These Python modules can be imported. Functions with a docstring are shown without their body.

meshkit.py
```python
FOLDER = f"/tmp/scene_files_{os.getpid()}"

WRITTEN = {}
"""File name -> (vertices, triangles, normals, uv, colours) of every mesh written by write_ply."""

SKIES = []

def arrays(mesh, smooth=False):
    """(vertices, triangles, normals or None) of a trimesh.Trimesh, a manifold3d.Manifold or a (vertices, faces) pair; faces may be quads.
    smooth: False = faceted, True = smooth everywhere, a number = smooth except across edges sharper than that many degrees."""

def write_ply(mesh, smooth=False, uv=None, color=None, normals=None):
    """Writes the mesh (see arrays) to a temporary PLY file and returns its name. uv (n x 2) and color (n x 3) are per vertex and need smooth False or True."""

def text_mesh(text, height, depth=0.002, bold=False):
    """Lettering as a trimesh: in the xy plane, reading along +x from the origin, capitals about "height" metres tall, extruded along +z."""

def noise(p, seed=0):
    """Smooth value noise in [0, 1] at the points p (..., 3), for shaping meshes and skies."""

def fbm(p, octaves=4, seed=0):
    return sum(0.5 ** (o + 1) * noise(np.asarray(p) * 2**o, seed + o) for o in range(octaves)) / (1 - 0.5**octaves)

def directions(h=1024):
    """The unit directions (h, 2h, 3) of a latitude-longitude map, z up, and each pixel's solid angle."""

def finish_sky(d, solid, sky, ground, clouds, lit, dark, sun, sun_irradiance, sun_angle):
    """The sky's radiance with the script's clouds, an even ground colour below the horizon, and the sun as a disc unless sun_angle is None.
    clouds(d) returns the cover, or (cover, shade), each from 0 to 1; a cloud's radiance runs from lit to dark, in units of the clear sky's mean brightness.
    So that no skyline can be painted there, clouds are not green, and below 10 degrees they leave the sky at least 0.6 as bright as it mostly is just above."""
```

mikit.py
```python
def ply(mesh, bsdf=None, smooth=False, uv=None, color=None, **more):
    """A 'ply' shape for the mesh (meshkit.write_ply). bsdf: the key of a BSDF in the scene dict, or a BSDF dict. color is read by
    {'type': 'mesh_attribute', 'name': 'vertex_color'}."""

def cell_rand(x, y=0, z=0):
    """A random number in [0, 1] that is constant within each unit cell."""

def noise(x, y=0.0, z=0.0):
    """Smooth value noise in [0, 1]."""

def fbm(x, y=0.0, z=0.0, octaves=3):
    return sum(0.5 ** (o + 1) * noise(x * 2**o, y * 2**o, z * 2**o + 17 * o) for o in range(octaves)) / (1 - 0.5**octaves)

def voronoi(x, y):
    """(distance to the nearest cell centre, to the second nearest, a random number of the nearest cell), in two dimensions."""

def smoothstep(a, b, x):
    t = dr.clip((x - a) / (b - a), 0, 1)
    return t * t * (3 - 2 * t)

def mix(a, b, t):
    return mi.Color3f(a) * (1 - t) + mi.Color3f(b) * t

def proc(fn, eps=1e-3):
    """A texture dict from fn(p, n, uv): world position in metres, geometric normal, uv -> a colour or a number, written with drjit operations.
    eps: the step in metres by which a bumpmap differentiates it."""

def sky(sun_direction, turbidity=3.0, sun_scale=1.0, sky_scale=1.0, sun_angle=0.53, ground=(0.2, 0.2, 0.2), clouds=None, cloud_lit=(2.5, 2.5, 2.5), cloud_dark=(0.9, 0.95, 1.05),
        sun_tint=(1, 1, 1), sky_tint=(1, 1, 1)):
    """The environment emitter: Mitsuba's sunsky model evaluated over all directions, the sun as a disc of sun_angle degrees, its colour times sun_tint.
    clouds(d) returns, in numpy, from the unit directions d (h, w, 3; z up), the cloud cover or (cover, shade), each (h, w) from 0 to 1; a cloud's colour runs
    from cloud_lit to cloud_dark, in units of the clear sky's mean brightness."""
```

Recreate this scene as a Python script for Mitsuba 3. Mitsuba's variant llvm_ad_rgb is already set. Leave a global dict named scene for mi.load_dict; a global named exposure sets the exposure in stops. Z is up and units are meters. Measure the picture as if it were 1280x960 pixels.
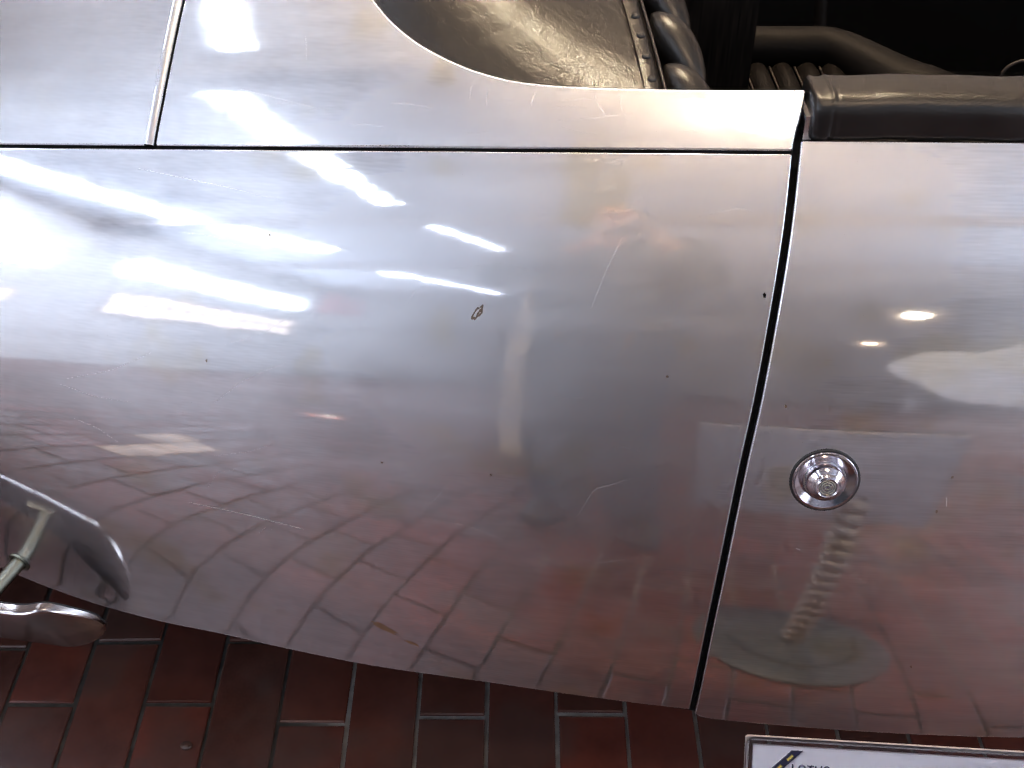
import math
import numpy as np, trimesh, mitsuba as mi, mikit, drjit as dr
import manifold3d as m3
import shapely.geometry as sg
from scipy.interpolate import PchipInterpolator
from meshkit import text_mesh, fbm as nfbm

T = mi.ScalarTransform4f
rng = np.random.default_rng(7)
scene, labels = {}, {}

# ------------------------------------------------------------------ camera, light level
PITCH, CAM_H = math.radians(40.0), 1.35
scene['camera'] = {'type': 'perspective', 'fov': 2 * math.degrees(math.atan(640 / 1500)), 'fov_axis': 'x', 'near_clip': 0.02, 'far_clip': 100.0,
                   'to_world': T().look_at(origin=[0, 0, CAM_H], target=[0, math.cos(PITCH), CAM_H - math.sin(PITCH)], up=[0, 0, 1])}
exposure = 0.1
DAY = np.array([0.87, 1.0, 1.20])          # daylight behind the panes
WARM = np.array([1.0, 0.72, 0.46])         # the tungsten lamps of the hall
SKYLIGHT, CLERESTORY, WINDOW, LOW_WINDOW, ADDED_SIDE_WINDOW = 26.0, 11.0, 16.0, 1.7, 5.0
LAMP = 54.0


def light(color, power):
    return {'type': 'area', 'radiance': {'type': 'rgb', 'value': [float(c) for c in np.asarray(color) * power]}}


# ------------------------------------------------------------------ naming helpers
def key_for(name, parent=None):
    base = (parent + '__' if parent else '') + name
    k, i = base, 1
    while k in scene or k in labels and parent is None:
        k = f'{base}_{i:03d}'
        i += 1
    return k


def thing(name, label, cat, group=None):
    k = key_for(name)
    labels[k] = {'label': label, 'category': cat}
    if group:
        labels[k]['group'] = group
    return k


def put(name, mesh, bsdf, parent=None, smooth=False, kind=None, label=None, uv=None, **more):
    k = key_for(name, parent)
    scene[k] = mikit.ply(mesh, bsdf, smooth=smooth, uv=uv, **more)
    d = {}
    if kind:
        d['kind'] = kind
    if label:
        d['label'] = label
    if d:
        labels[k] = d
    return k


def box(cx, cy, cz, sx, sy, sz):
    b = trimesh.creation.box((sx, sy, sz))
    b.apply_translation((cx, cy, cz))
    return b


def cat(ms):
    return trimesh.util.concatenate(ms)


def frame_from(n, up=(0, 0, 1)):
    n = np.asarray(n, float) / np.linalg.norm(n)
    a = np.cross(up, n)
    a /= np.linalg.norm(a)
    return a, np.cross(n, a), n


def place(mesh, o, a, b, n):
    m = np.eye(4)
    m[:3, 0], m[:3, 1], m[:3, 2], m[:3, 3] = a, b, n, o
    mesh = mesh.copy()
    mesh.apply_transform(m)
    return mesh


def tube(pts, rad, sides=20, cap=True):
    p = np.asarray(pts, float)
    r = np.broadcast_to(rad, (len(p),))
    t = np.gradient(p, axis=0)
    t /= np.linalg.norm(t, axis=1, keepdims=True)
    a = np.cross(t[0], [0, 0, 1.0] if abs(t[0, 2]) < .9 else [1.0, 0, 0])
    v, A = [], np.arange(sides) * 2 * np.pi / sides
    for i in range(len(p)):
        a = a - t[i] * (a @ t[i])
        a /= np.linalg.norm(a)
        b = np.cross(t[i], a)
        v.append(p[i] + r[i] * (np.cos(A)[:, None] * a + np.sin(A)[:, None] * b))
    v = np.vstack(v)
    f = []
    for i in range(len(p) - 1):
        for j in range(sides):
            q = (i * sides + j, i * sides + (j + 1) % sides, (i + 1) * sides + (j + 1) % sides, (i + 1) * sides + j)
            f += [(q[0], q[1], q[2]), (q[0], q[2], q[3])]
    if cap:
        v = np.vstack([v, p[:1], p[-1:]])
        n0, n1, last = len(v) - 2, len(v) - 1, (len(p) - 1) * sides
        for j in range(sides):
            f += [(n0, (j + 1) % sides, j), (n1, last + j, last + (j + 1) % sides)]
    return trimesh.Trimesh(v, f, process=False)


def lathe(profile, sides=64):
    return trimesh.creation.revolve(np.asarray(profile, float), sections=sides)


def sm(a, b, x):
    t = np.clip((np.asarray(x, float) - a) / (b - a), 0, 1)
    return t * t * (3 - 2 * t)


# ------------------------------------------------------------------ materials
def rgb(*c):
    return {'type': 'rgb', 'value': list(c)}


def smudge(p, n, uv):
    """Weight of the hazy (oxidised, wiped) finish over the mirror finish of the aluminium."""
    cloud = mikit.fbm(p.x * 9, p.y * 9 + 3, p.z * 9, 4)
    wipe = mikit.fbm(p.x * 6 + 9, p.z * 60 + p.y * 30, 2.0, 3)
    fine = mikit.noise(p.x * 60, p.y * 400, p.z * 700)
    big = mikit.smoothstep(.36, .66, mikit.fbm(p.x * 4.5 + 1, p.y * 4.5, p.z * 5.5 + 4, 4))
    patch = dr.exp(-dr.square((p.x - .07) / .17) - dr.square((p.z - .60) / .16)) + .45 * dr.exp(-dr.square((p.x + .36) / .14) - dr.square((p.z - .58) / .12))
    return dr.clip(0.12 + 0.30 * cloud + 0.30 * big + 0.20 * (wipe - 0.5) + 0.06 * (fine - .5) + .30 * patch * (.55 + .9 * cloud), 0.05, 0.95)


def alu_tint(p, n, uv):
    c = mikit.fbm(p.x * 7 + 4, p.y * 7, p.z * 7, 4)
    s = mikit.smoothstep(0.55, 0.8, mikit.fbm(p.x * 16, p.y * 16 + 8, p.z * 16, 3))
    t = mikit.mix((0.89, 0.90, 0.925), (0.82, 0.835, 0.87), c)
    return t * (1 - s * mi.Color3f(0.05, 0.10, 0.22))


def alu(name, mirror, u, v, bias=0.0):
    def w(p, n, uv):
        return dr.clip(smudge(p, n, uv) + bias, 0.03, 0.97)
    tint = mikit.proc(alu_tint)
    scene[name] = {'type': 'twosided', 'bsdf': {'type': 'blendbsdf', 'weight': mikit.proc(w),
                   'a': {'type': 'roughconductor', 'material': 'none', 'alpha': mirror, 'distribution': 'ggx', 'specular_reflectance': tint},
                   'b': {'type': 'roughconductor', 'material': 'none', 'alpha_u': u, 'alpha_v': v, 'distribution': 'beckmann', 'specular_reflectance': tint}}}


alu('polished_aluminium', 0.003, 0.18, 0.33, -.03)
alu('brushed_aluminium', 0.006, 0.17, 0.26, 0.06)
scene['scratched_metal'] = {'type': 'twosided', 'bsdf': {'type': 'principled', 'base_color': rgb(.85, .85, .86), 'metallic': .6, 'roughness': .45}}
scene['raw_edge'] = {'type': 'twosided', 'bsdf': {'type': 'roughconductor', 'material': 'Al', 'alpha': .12}}
scene['stain'] = {'type': 'twosided', 'bsdf': {'type': 'principled', 'base_color': rgb(.14, .10, .07), 'metallic': .3, 'roughness': .5}}
scene['rust_stain'] = {'type': 'twosided', 'bsdf': {'type': 'principled', 'base_color': rgb(.30, .19, .12), 'metallic': .6, 'roughness': .35}}
scene['chrome'] = {'type': 'twosided', 'bsdf': {'type': 'roughconductor', 'material': 'Cr', 'alpha': .03, 'specular_reflectance': rgb(1, 1, 1)}}
scene['dull_chrome'] = {'type': 'twosided', 'bsdf': {'type': 'roughconductor', 'material': 'none', 'alpha': .05, 'specular_reflectance': rgb(.50, .46, .45)}}
scene['steel'] = {'type': 'twosided', 'bsdf': {'type': 'roughconductor', 'material': 'none', 'alpha': .30, 'specular_reflectance': rgb(.34, .34, .28)}}
scene['dark_steel'] = {'type': 'twosided', 'bsdf': {'type': 'principled', 'base_color': rgb(.012, .013, .016), 'metallic': 0.0, 'roughness': .5}}
scene['brass'] = {'type': 'twosided', 'bsdf': {'type': 'roughconductor', 'material': 'none', 'alpha': .2, 'specular_reflectance': rgb(.85, .75, .5)}}
scene['black_void'] = {'type': 'twosided', 'bsdf': {'type': 'diffuse', 'reflectance': rgb(.008, .008, .008)}}
scene['black_rubber'] = {'type': 'twosided', 'bsdf': {'type': 'principled', 'base_color': rgb(.015, .015, .016), 'roughness': .6}}


def leather_height(p, n, uv):
    a = mikit.voronoi(p.x * 620 + 2 * mikit.noise(p.x * 90, p.y * 90, p.z * 90), p.y * 500 + p.z * 380)
    b = mikit.voronoi(p.x * 330 + p.z * 60, p.y * 270 + p.z * 140)
    cr = mikit.smoothstep(0.0, 0.25, a[1] - a[0]) * 0.00004 + mikit.smoothstep(0.0, 0.12, b[1] - b[0]) * 0.00005
    return cr + 0.0002 * mikit.fbm(p.x * 60, p.y * 60, p.z * 60, 3)


def leather_color(p, n, uv):
    return mikit.mix((.004, .0038, .0036), (.012, .0105, .0095), mikit.fbm(p.x * 30, p.y * 30, p.z * 30, 3))


scene['leather'] = {'type': 'twosided', 'bsdf': {'type': 'bumpmap', 'scale': 1.0, 'map': mikit.proc(leather_height, eps=2e-4),
                    'bsdf': {'type': 'principled', 'base_color': mikit.proc(leather_color), 'roughness': .31, 'specular': .6}}}
scene['seat_leather'] = {'type': 'twosided', 'bsdf': {'type': 'principled', 'base_color': rgb(.0035, .0028, .0024), 'roughness': .55, 'specular': .09}}
scene['seat_piping'] = {'type': 'twosided', 'bsdf': {'type': 'principled', 'base_color': rgb(.022, .016, .011), 'roughness': .6}}


def carpet_color(p, n, uv):
    return mikit.mix((.002, .002, .002), (.011, .009, .008), mikit.noise(p.x * 500, p.y * 300, p.z * 30))


scene['carpet'] = {'type': 'twosided', 'bsdf': {'type': 'diffuse', 'reflectance': mikit.proc(carpet_color)}}

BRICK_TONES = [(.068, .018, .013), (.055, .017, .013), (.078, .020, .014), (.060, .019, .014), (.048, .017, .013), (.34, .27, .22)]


def brick_fn(base):
    def fn(p, n, uv):
        m = mikit.fbm(p.x * 25, p.y * 25, 5.0, 4)
        g = mikit.noise(p.x * 500, p.y * 500, p.z * 500)
        c = mikit.mix([b * .62 for b in base], [b * 1.35 for b in base], m * .8 + g * .2)
        dirt = mikit.smoothstep(.56, .72, mikit.fbm(p.x * 9 + 2, p.y * 9, 1.0, 4))
        return mikit.mix(c, (.045, .030, .026), dirt * .45)
    return fn


def brick_rough(p, n, uv):
    return 0.24 + 0.3 * mikit.fbm(p.x * 14, p.y * 14, 8.0, 4)


for i, b in enumerate(BRICK_TONES):
    scene[f'brick_tone_{i}'] = {'type': 'principled', 'base_color': mikit.proc(brick_fn(b)), 'roughness': mikit.proc(brick_rough), 'specular': .55}


def mortar(p, n, uv):
    c = mikit.mix((.085, .078, .074), (.21, .198, .19), mikit.fbm(p.x * 90, p.y * 90, 3.0, 3))
    return c * (1 - .72 * mikit.smoothstep(.40, .60, mikit.fbm(p.x * 2.2 + 31, p.y * 2.2 + 4, 0.0, 3)))


scene['mortar'] = {'type': 'diffuse', 'reflectance': mikit.proc(mortar)}


def far_floor(p, n, uv):
    a = p.x / .0913
    col = dr.floor(a)
    b = p.y / .205 + .5 * (col - 2 * dr.floor(col / 2))
    fx, fy = a - col, b - dr.floor(b)
    j = dr.maximum(mikit.smoothstep(.04, .02, dr.minimum(fx, 1 - fx)), mikit.smoothstep(.022, .012, dr.minimum(fy, 1 - fy)))
    r = mikit.cell_rand(col, dr.floor(b), 4)
    return mikit.mix(mikit.mix((.062, .013, .009), (.092, .020, .013), r), (.13, .12, .11), j)


scene['far_brick'] = {'type': 'principled', 'base_color': mikit.proc(far_floor), 'roughness': .35, 'specular': .5}
scene['ceiling_paint'] = {'type': 'twosided', 'bsdf': {'type': 'diffuse', 'reflectance': rgb(.73, .79, .87)}}
scene['wall_paint'] = {'type': 'twosided', 'bsdf': {'type': 'diffuse', 'reflectance': rgb(.66, .66, .68)}}
scene['low_wall_paint'] = {'type': 'twosided', 'bsdf': {'type': 'diffuse', 'reflectance': rgb(.30, .27, .27)}}
scene['steel_paint'] = {'type': 'twosided', 'bsdf': {'type': 'diffuse', 'reflectance': rgb(.42, .40, .42)}}
scene['red_cloth'] = {'type': 'twosided', 'bsdf': {'type': 'diffuse', 'reflectance': rgb(.62, .06, .08)}}
scene['white_paint'] = {'type': 'twosided', 'bsdf': {'type': 'diffuse', 'reflectance': rgb(.78, .77, .76)}}
scene['pane_glass'] = {'type': 'diffuse', 'reflectance': rgb(.3, .3, .3)}
scene['acrylic'] = {'type': 'dielectric', 'int_ior': 1.49, 'specular_transmittance': rgb(.99, .98, .985)}
scene['back_board'] = {'type': 'twosided', 'bsdf': {'type': 'principled', 'base_color': rgb(.52, .48, .49), 'roughness': .4}}
scene['frosted_edge'] = {'type': 'twosided', 'bsdf': {'type': 'principled', 'base_color': rgb(.30, .27, .27), 'roughness': .25}}
scene['paper'] = {'type': 'twosided', 'bsdf': {'type': 'principled', 'base_color': rgb(.80, .79, .84), 'roughness': .5}}
scene['ink'] = {'type': 'twosided', 'bsdf': {'type': 'diffuse', 'reflectance': rgb(.02, .02, .05)}}
scene['yellow_ink'] = {'type': 'twosided', 'bsdf': {'type': 'diffuse', 'reflectance': rgb(.75, .62, .12)}}
scene['grey_stand'] = {'type': 'twosided', 'bsdf': {'type': 'principled', 'base_color': rgb(.04, .045, .045), 'roughness': .45, 'metallic': .3}}
scene['neck_metal'] = {'type': 'twosided', 'bsdf': {'type': 'roughconductor', 'material': 'none', 'alpha': .35, 'specular_reflectance': rgb(.46, .38, .30)}}
scene['lit_edge_grey'] = {'type': 'twosided', 'bsdf': {'type': 'diffuse', 'reflectance': rgb(.40, .39, .38)}}
scene['denim'] = {'type': 'twosided', 'bsdf': {'type': 'diffuse', 'reflectance': rgb(.055, .075, .11)}}
scene['jacket_cloth'] = {'type': 'twosided', 'bsdf': {'type': 'diffuse', 'reflectance': rgb(.045, .07, .11)}}
scene['skin'] = {'type': 'twosided', 'bsdf': {'type': 'principled', 'base_color': rgb(.52, .30, .22), 'roughness': .5}}
scene['hair'] = {'type': 'twosided', 'bsdf': {'type': 'principled', 'base_color': rgb(.07, .045, .03), 'roughness': .5}}
scene['camera_grey'] = {'type': 'twosided', 'bsdf': {'type': 'principled', 'base_color': rgb(.35, .35, .37), 'roughness': .35, 'metallic': .6}}

# ------------------------------------------------------------------ the hall: floor, roof, walls
BW, BL, BX0, BY0 = 0.0913, 0.205, -0.4895, 0.948
JOINT = 0.0056


def brick_mesh(lx, ly, seed):
    """One paving brick, top at z = 0 with a soft chamfer and a slightly uneven face."""
    r = np.random.default_rng(seed)
    c, dz = .0022, .0016
    hx, hy = lx / 2, ly / 2
    def ring(ix, z):
        q = [(-hx + ix, -hy + ix), (hx - ix, -hy + ix), (hx - ix, hy - ix), (-hx + ix, hy - ix)]
        return [(x, y, z) for x, y in q]
    v = np.array(ring(0, -.02) + ring(0, -dz) + ring(c * .4, -dz * .3) + ring(c, 0.0))
    v[4:, :2] += r.normal(0, .0004, (12, 2))
    v[12:, 2] += r.normal(0, .00025, 4)
    f = []
    for k in range(3):
        for j in range(4):
            a, b = k * 4 + j, k * 4 + (j + 1) % 4
            f += [(a, b, b + 4), (a, b + 4, a + 4)]
    f += [(12, 13, 14), (12, 14, 15)]
    return trimesh.Trimesh(v, f, process=False)


PALE = ((-.94, .26), (-1.05, -.05), (-1.35, -1.52))  # paler bricks; the last is made pale to brighten the painted yellow glint
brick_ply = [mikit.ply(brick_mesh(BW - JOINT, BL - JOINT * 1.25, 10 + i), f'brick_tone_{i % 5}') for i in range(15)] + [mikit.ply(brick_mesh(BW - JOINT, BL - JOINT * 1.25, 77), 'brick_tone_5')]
put('floor', box(-.6, -5, -.0138, 13.2, 24, .02), 'mortar', kind='structure')


def brick_spots(x0, x1, y0, y1):
    out = []
    for i in range(math.floor((x0 - BX0) / BW), math.ceil((x1 - BX0) / BW)):
        off = {0: 0.0, 1: BL / 2, -1: BL / 2, -2: 0, 2: -.030, 3: .075, 4: -.020, 5: .085, 6: -.015, 7: .09}.get(i, (i % 2) * BL / 2 + .02 * math.sin(i * 2.3))
        for j in range(math.floor((y0 - BY0) / BL) - 1, math.ceil((y1 - BY0) / BL) + 1):
            x, y = BX0 + (i + .5) * BW, BY0 + off + (j + .5) * BL
            if x0 <= x <= x1 and y0 <= y <= y1:
                out.append((x, y, i, j))
    return out


spots = brick_spots(-3.2, 1.6, -2.6, 1.5)
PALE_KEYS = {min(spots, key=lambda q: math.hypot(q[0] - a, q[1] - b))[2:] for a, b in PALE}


def in_view(s):
    return abs(s[0]) * 1500 / (abs(s[1]) * .77 + .87) < 780 and .7 < s[1] < 1.35
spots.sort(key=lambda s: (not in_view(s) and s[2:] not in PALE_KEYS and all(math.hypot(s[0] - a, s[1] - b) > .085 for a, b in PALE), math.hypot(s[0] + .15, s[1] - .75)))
for x, y, i, j in spots[:300]:
    r = np.random.default_rng(abs(i * 911 + j * 37 + 5000))
    q = r.integers(15)
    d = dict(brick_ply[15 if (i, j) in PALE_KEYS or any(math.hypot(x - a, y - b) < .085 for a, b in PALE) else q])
    d['to_world'] = T().translate([x, y, r.normal(0, .0005)]).rotate([0, 0, 1], r.normal(0, .25)).rotate([1, 0, 0], r.normal(0, .12)).rotate([0, 1, 0], r.normal(0, .15))
    scene[key_for('brick', 'floor')] = d
rest = [[] for _ in range(5)]
for x, y, i, j in spots[300:]:
    r = np.random.default_rng(abs(i * 911 + j * 37 + 5000))
    q = r.integers(15)
    m = brick_mesh(BW - JOINT, BL - JOINT * 1.25, 10 + int(q))
    m.apply_translation((x, y, r.normal(0, .0005)))
    rest[q % 5].append(m)
for q in range(5):
    put('brick_paving', cat(rest[q]), f'brick_tone_{q}', 'floor', kind='stuff')
# beyond the bricks laid one by one
far = cat([box(-.6, -9.3, -.004, 13.2, 13.36, .01), box(-5.22, -.55, -.004, 3.95, 4.08, .01), box(3.85, -.55, -.004, 4.4, 4.08, .01), box(-.6, 4.3, -.004, 13.2, 5.5, .01)])
put('far_paving', far, 'far_brick', 'floor', kind='stuff')

HX0, HX1, HY0, HY1, HZ = -6.6, 5.4, -15.5, 6.0, 4.6
put('hall_ceiling', box(-.6, -5, HZ + .1, 13.5, 22.5, .2), 'ceiling_paint', kind='structure')
put('hall_wall', box(HX0 - .1, -5, 2.3, .2, 22, 4.6), 'wall_paint', kind='structure')
put('hall_wall', box(HX1 + .1, -5, 2.3, .2, 22, 4.6), 'wall_paint', kind='structure')
put('hall_wall', box(-.6, HY0 - .1, 2.3, 13.2, .2, 4.6), 'low_wall_paint', kind='structure')
put('hall_wall', box(-.6, HY1 + .1, 2.3, 13.2, .2, 4.6), 'wall_paint', kind='structure')


def glazing(name, label, category, origin, du, dv, nrm, cols, rows, power, color=DAY, bar=.05, group=None):
    """A framed window or roof light: origin corner, du/dv unit vectors, cols/rows lists of pane sizes."""
    t = thing(name, label, category, group)
    o, du, dv, nrm = (np.asarray(q, float) for q in (origin, du, dv, nrm))
    W, Hh = sum(cols) + bar * (len(cols) + 1), sum(rows) + bar * (len(rows) + 1)
    bars = []
    def slab(u0, u1, v0, v1, d0, d1):
        c = o + du * (u0 + u1) / 2 + dv * (v0 + v1) / 2 + nrm * (d0 + d1) / 2
        return place(trimesh.creation.box((u1 - u0, v1 - v0, d1 - d0)), c, du, dv, nrm)
    u = 0
    for k in range(len(cols) + 1):
        bars.append(slab(u, u + bar, 0, Hh, .004, .05))
        u += bar + (cols[k] if k < len(cols) else 0)
    v = 0
    for k in range(len(rows) + 1):
        bars.append(slab(0, W, v, v + bar, .004, .046))
        v += bar + (rows[k] if k < len(rows) else 0)
    put('frame', cat(bars), 'steel_paint', t)
    u, sheets = bar, []
    for cw in cols:
        v = bar
        for rh in rows:
            P = [o + du * a + dv * b + nrm * .012 for a, b in ((u, v), (u + cw, v), (u + cw, v + rh), (u, v + rh))]
            f = [(0, 1, 2), (0, 2, 3)]
            if np.dot(np.cross(du, dv), nrm) < 0:
                f = [(0, 2, 1), (0, 3, 2)]
            sheets.append(trimesh.Trimesh(P, f, process=False))
            v += rh + bar
        u += cw + bar
    put('glazing', cat(sheets), 'pane_glass', t, kind='stuff', emitter=light(color, power))
    return t


def roof_strip(label, cx, cy, yaw, length, panes, widths, power, bar=.05):
    """Roof lights in a row: starts at (cx, cy) on its centre line and runs away from the car."""
    d = np.array([math.sin(yaw), -math.cos(yaw), 0])
    e = np.array([math.cos(yaw), math.sin(yaw), 0])
    k = (length - bar * (len(panes) + 1)) / sum(panes)
    w = sum(widths) + .035 * (len(widths) + 1)
    glazing('roof_light', label, 'skylight', np.array([cx, cy, HZ - .003]) - e * w / 2, d, e, (0, 0, -1), [q * k for q in panes], widths, power, bar=bar)


roof_strip('strip of roof lights mirrored in the upper deck nearest the cockpit', -2.15, 2.75, -.09, 1.8, [.8, .95, .72], [.10, .035], SKYLIGHT)
roof_strip('strip of roof lights mirrored across the seam of deck and side panel', -2.72, .10, -.02, 3.95, [.46, .22, .26, .55, .50, .45, .24, .30, .24], [.14, .03], SKYLIGHT, bar=.075)
roof_strip('far strip of roof lights mirrored as a dashed streak near the panel centre', -2.74, -4.85, .19, 1.95, [.42, .22, .40, .22, .40], [.14], SKYLIGHT)
roof_strip('long outer strip of roof lights mirrored as the longest bright streak', -6.05, -1.55, .262, 5.3, [1.3, 1.1, .9, .9, .8, .5], [.42], SKYLIGHT, bar=.07)
roof_strip('far end of the outer roof lights mirrored as short bright dashes', -4.72, -8.5, .285, 3.7, [.28, .4, .18, .5, .34, .24, .5, .4], [.24], SKYLIGHT * .8)
glazing('window', 'bright three pane window mirrored at mid height in the fender panel', 'window', (HX0 + .003, -10.3, 3.24), (0, 1, 0), (0, 0, 1), (1, 0, 0),
        [1.5, 1.5, 1.6], [.42], WINDOW, bar=.06)
glazing('window', 'dimmer many paned window below the bright three pane window', 'window', (HX0 + .003, -10.3, 2.12), (0, 1, 0), (0, 0, 1), (1, 0, 0),
        [.34] * 12, [.28, .28], LOW_WINDOW, (1.1, .95, .88), bar=.04)
glazing('window', 'bright window nearest the tail mirrored at the left edge of the fender', 'window', (HX0 + .003, -4.3, 2.95), (0, 1, 0), (0, 0, 1), (1, 0, 0),
        [.8, .8, .9], [.30], WINDOW, bar=.04)
glazing('window', 'dimmer window under the one nearest the tail', 'window', (HX0 + .003, -4.2, 2.0), (0, 1, 0), (0, 0, 1), (1, 0, 0),
        [.40] * 5, [.3], LOW_WINDOW, (1.1, .95, .88), bar=.04)
glazing('window', 'unseen tall window added on the door side of the hall to brighten the ceiling', 'window', (HX1 - .003, -7.5, 1.6), (0, 1, 0), (0, 0, 1), (-1, 0, 0), [1.2] * 6, [.9, .9], ADDED_SIDE_WINDOW)  # added outside the mirrored view to throw light on the ceiling

# steel roof ribs and a pillar with a red banner
for yy in (-7.7, -4.45, .48):
    t = thing('roof_rib', f'grey steel roof rib spanning the hall {"behind the photographer" if yy == -4.45 else "over the car" if yy > 0 else "at the far red banner"}', 'beam')
    put('rib_beam', box(-.6, yy, HZ - .14, 12, .14, .26), 'steel_paint', t)
t = thing('red_banner', 'red banner hanging on the far window wall', 'banner')
bm = trimesh.creation.box((.03, 1.7, .95)).subdivide().subdivide().subdivide()
bm.vertices[:, 0] += .03 * np.sin(bm.vertices[:, 1] * 14)
bm.apply_translation((HX0 + .16, -11.5, 3.85))
put('cloth', bm, 'red_cloth', t, smooth=30)
put('pole', tube([(HX0 + .16, -12.45, 4.34), (HX0 + .16, -10.55, 4.34)], .018, 10), 'steel_paint', t, smooth=30)


def ceiling_lamp(x, y, z, r, power, label, group=None):
    t = thing('ceiling_lamp', label, 'lamp', group)
    sh = lathe([(.02, .16), (.03, .14), (r * .8, .06), (r, .0), (r * .97, 0), (r * .76, .055), (0, .10)], 32)
    sh.apply_translation((x, y, z))
    put('lamp_shade', sh, 'black_rubber', t, smooth=30)
    bulb = trimesh.creation.icosphere(2, r * .6)
    bulb.apply_translation((x, y, z + .01))
    put('bulb', bulb, 'white_paint', t, smooth=True, emitter=light(WARM, power))
    put('rod', tube([(x, y, z + .15), (x, y, HZ)], .008, 8), 'black_rubber', t)


ceiling_lamp(.64, -.85, 4.2, .36, LAMP, 'broad warm hanging lamp above the photographer')
ceiling_lamp(.30, 2.5, 4.2, .30, LAMP * 10, 'warm hanging lamp above the cockpit')
ceiling_lamp(2.79, -9.0, 3.0, .22, LAMP, 'farther warm hanging lamp mirrored on the door')
ceiling_lamp(3.0, -13.0, 2.45, .14, LAMP * .6, 'farthest warm hanging lamp mirrored as a small dash on the door')
def added_spot(x, y, tx, ty, deg, power, label):
    t = thing('added_spotlight', label, 'added_spotlight')
    o, d = np.array([x, y, 4.25]), np.array([tx - x, ty - y, -4.25])
    d /= np.linalg.norm(d)
    a, b, n = frame_from(d, (.1, 1, .1))
    can = lathe([(0, -.16), (.05, -.15), (.06, .02), (.055, .02), (.045, -.10), (0, -.11)], 32)
    put('housing', place(can, o, a, b, n), 'black_rubber', t, smooth=30)
    put('bracket', tube([o - d * .12, (x, y, HZ)], .01, 8), 'steel_paint', t)
    scene[t + '_beam'] = {'type': 'spot', 'to_world': T().look_at(origin=list(o + d * .03), target=list(o + d), up=[.1, 1, .1]), 'cutoff_angle': deg, 'beam_width': deg * .7,
                          'intensity': {'type': 'rgb', 'value': [float(c) for c in WARM * power]}}


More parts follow.
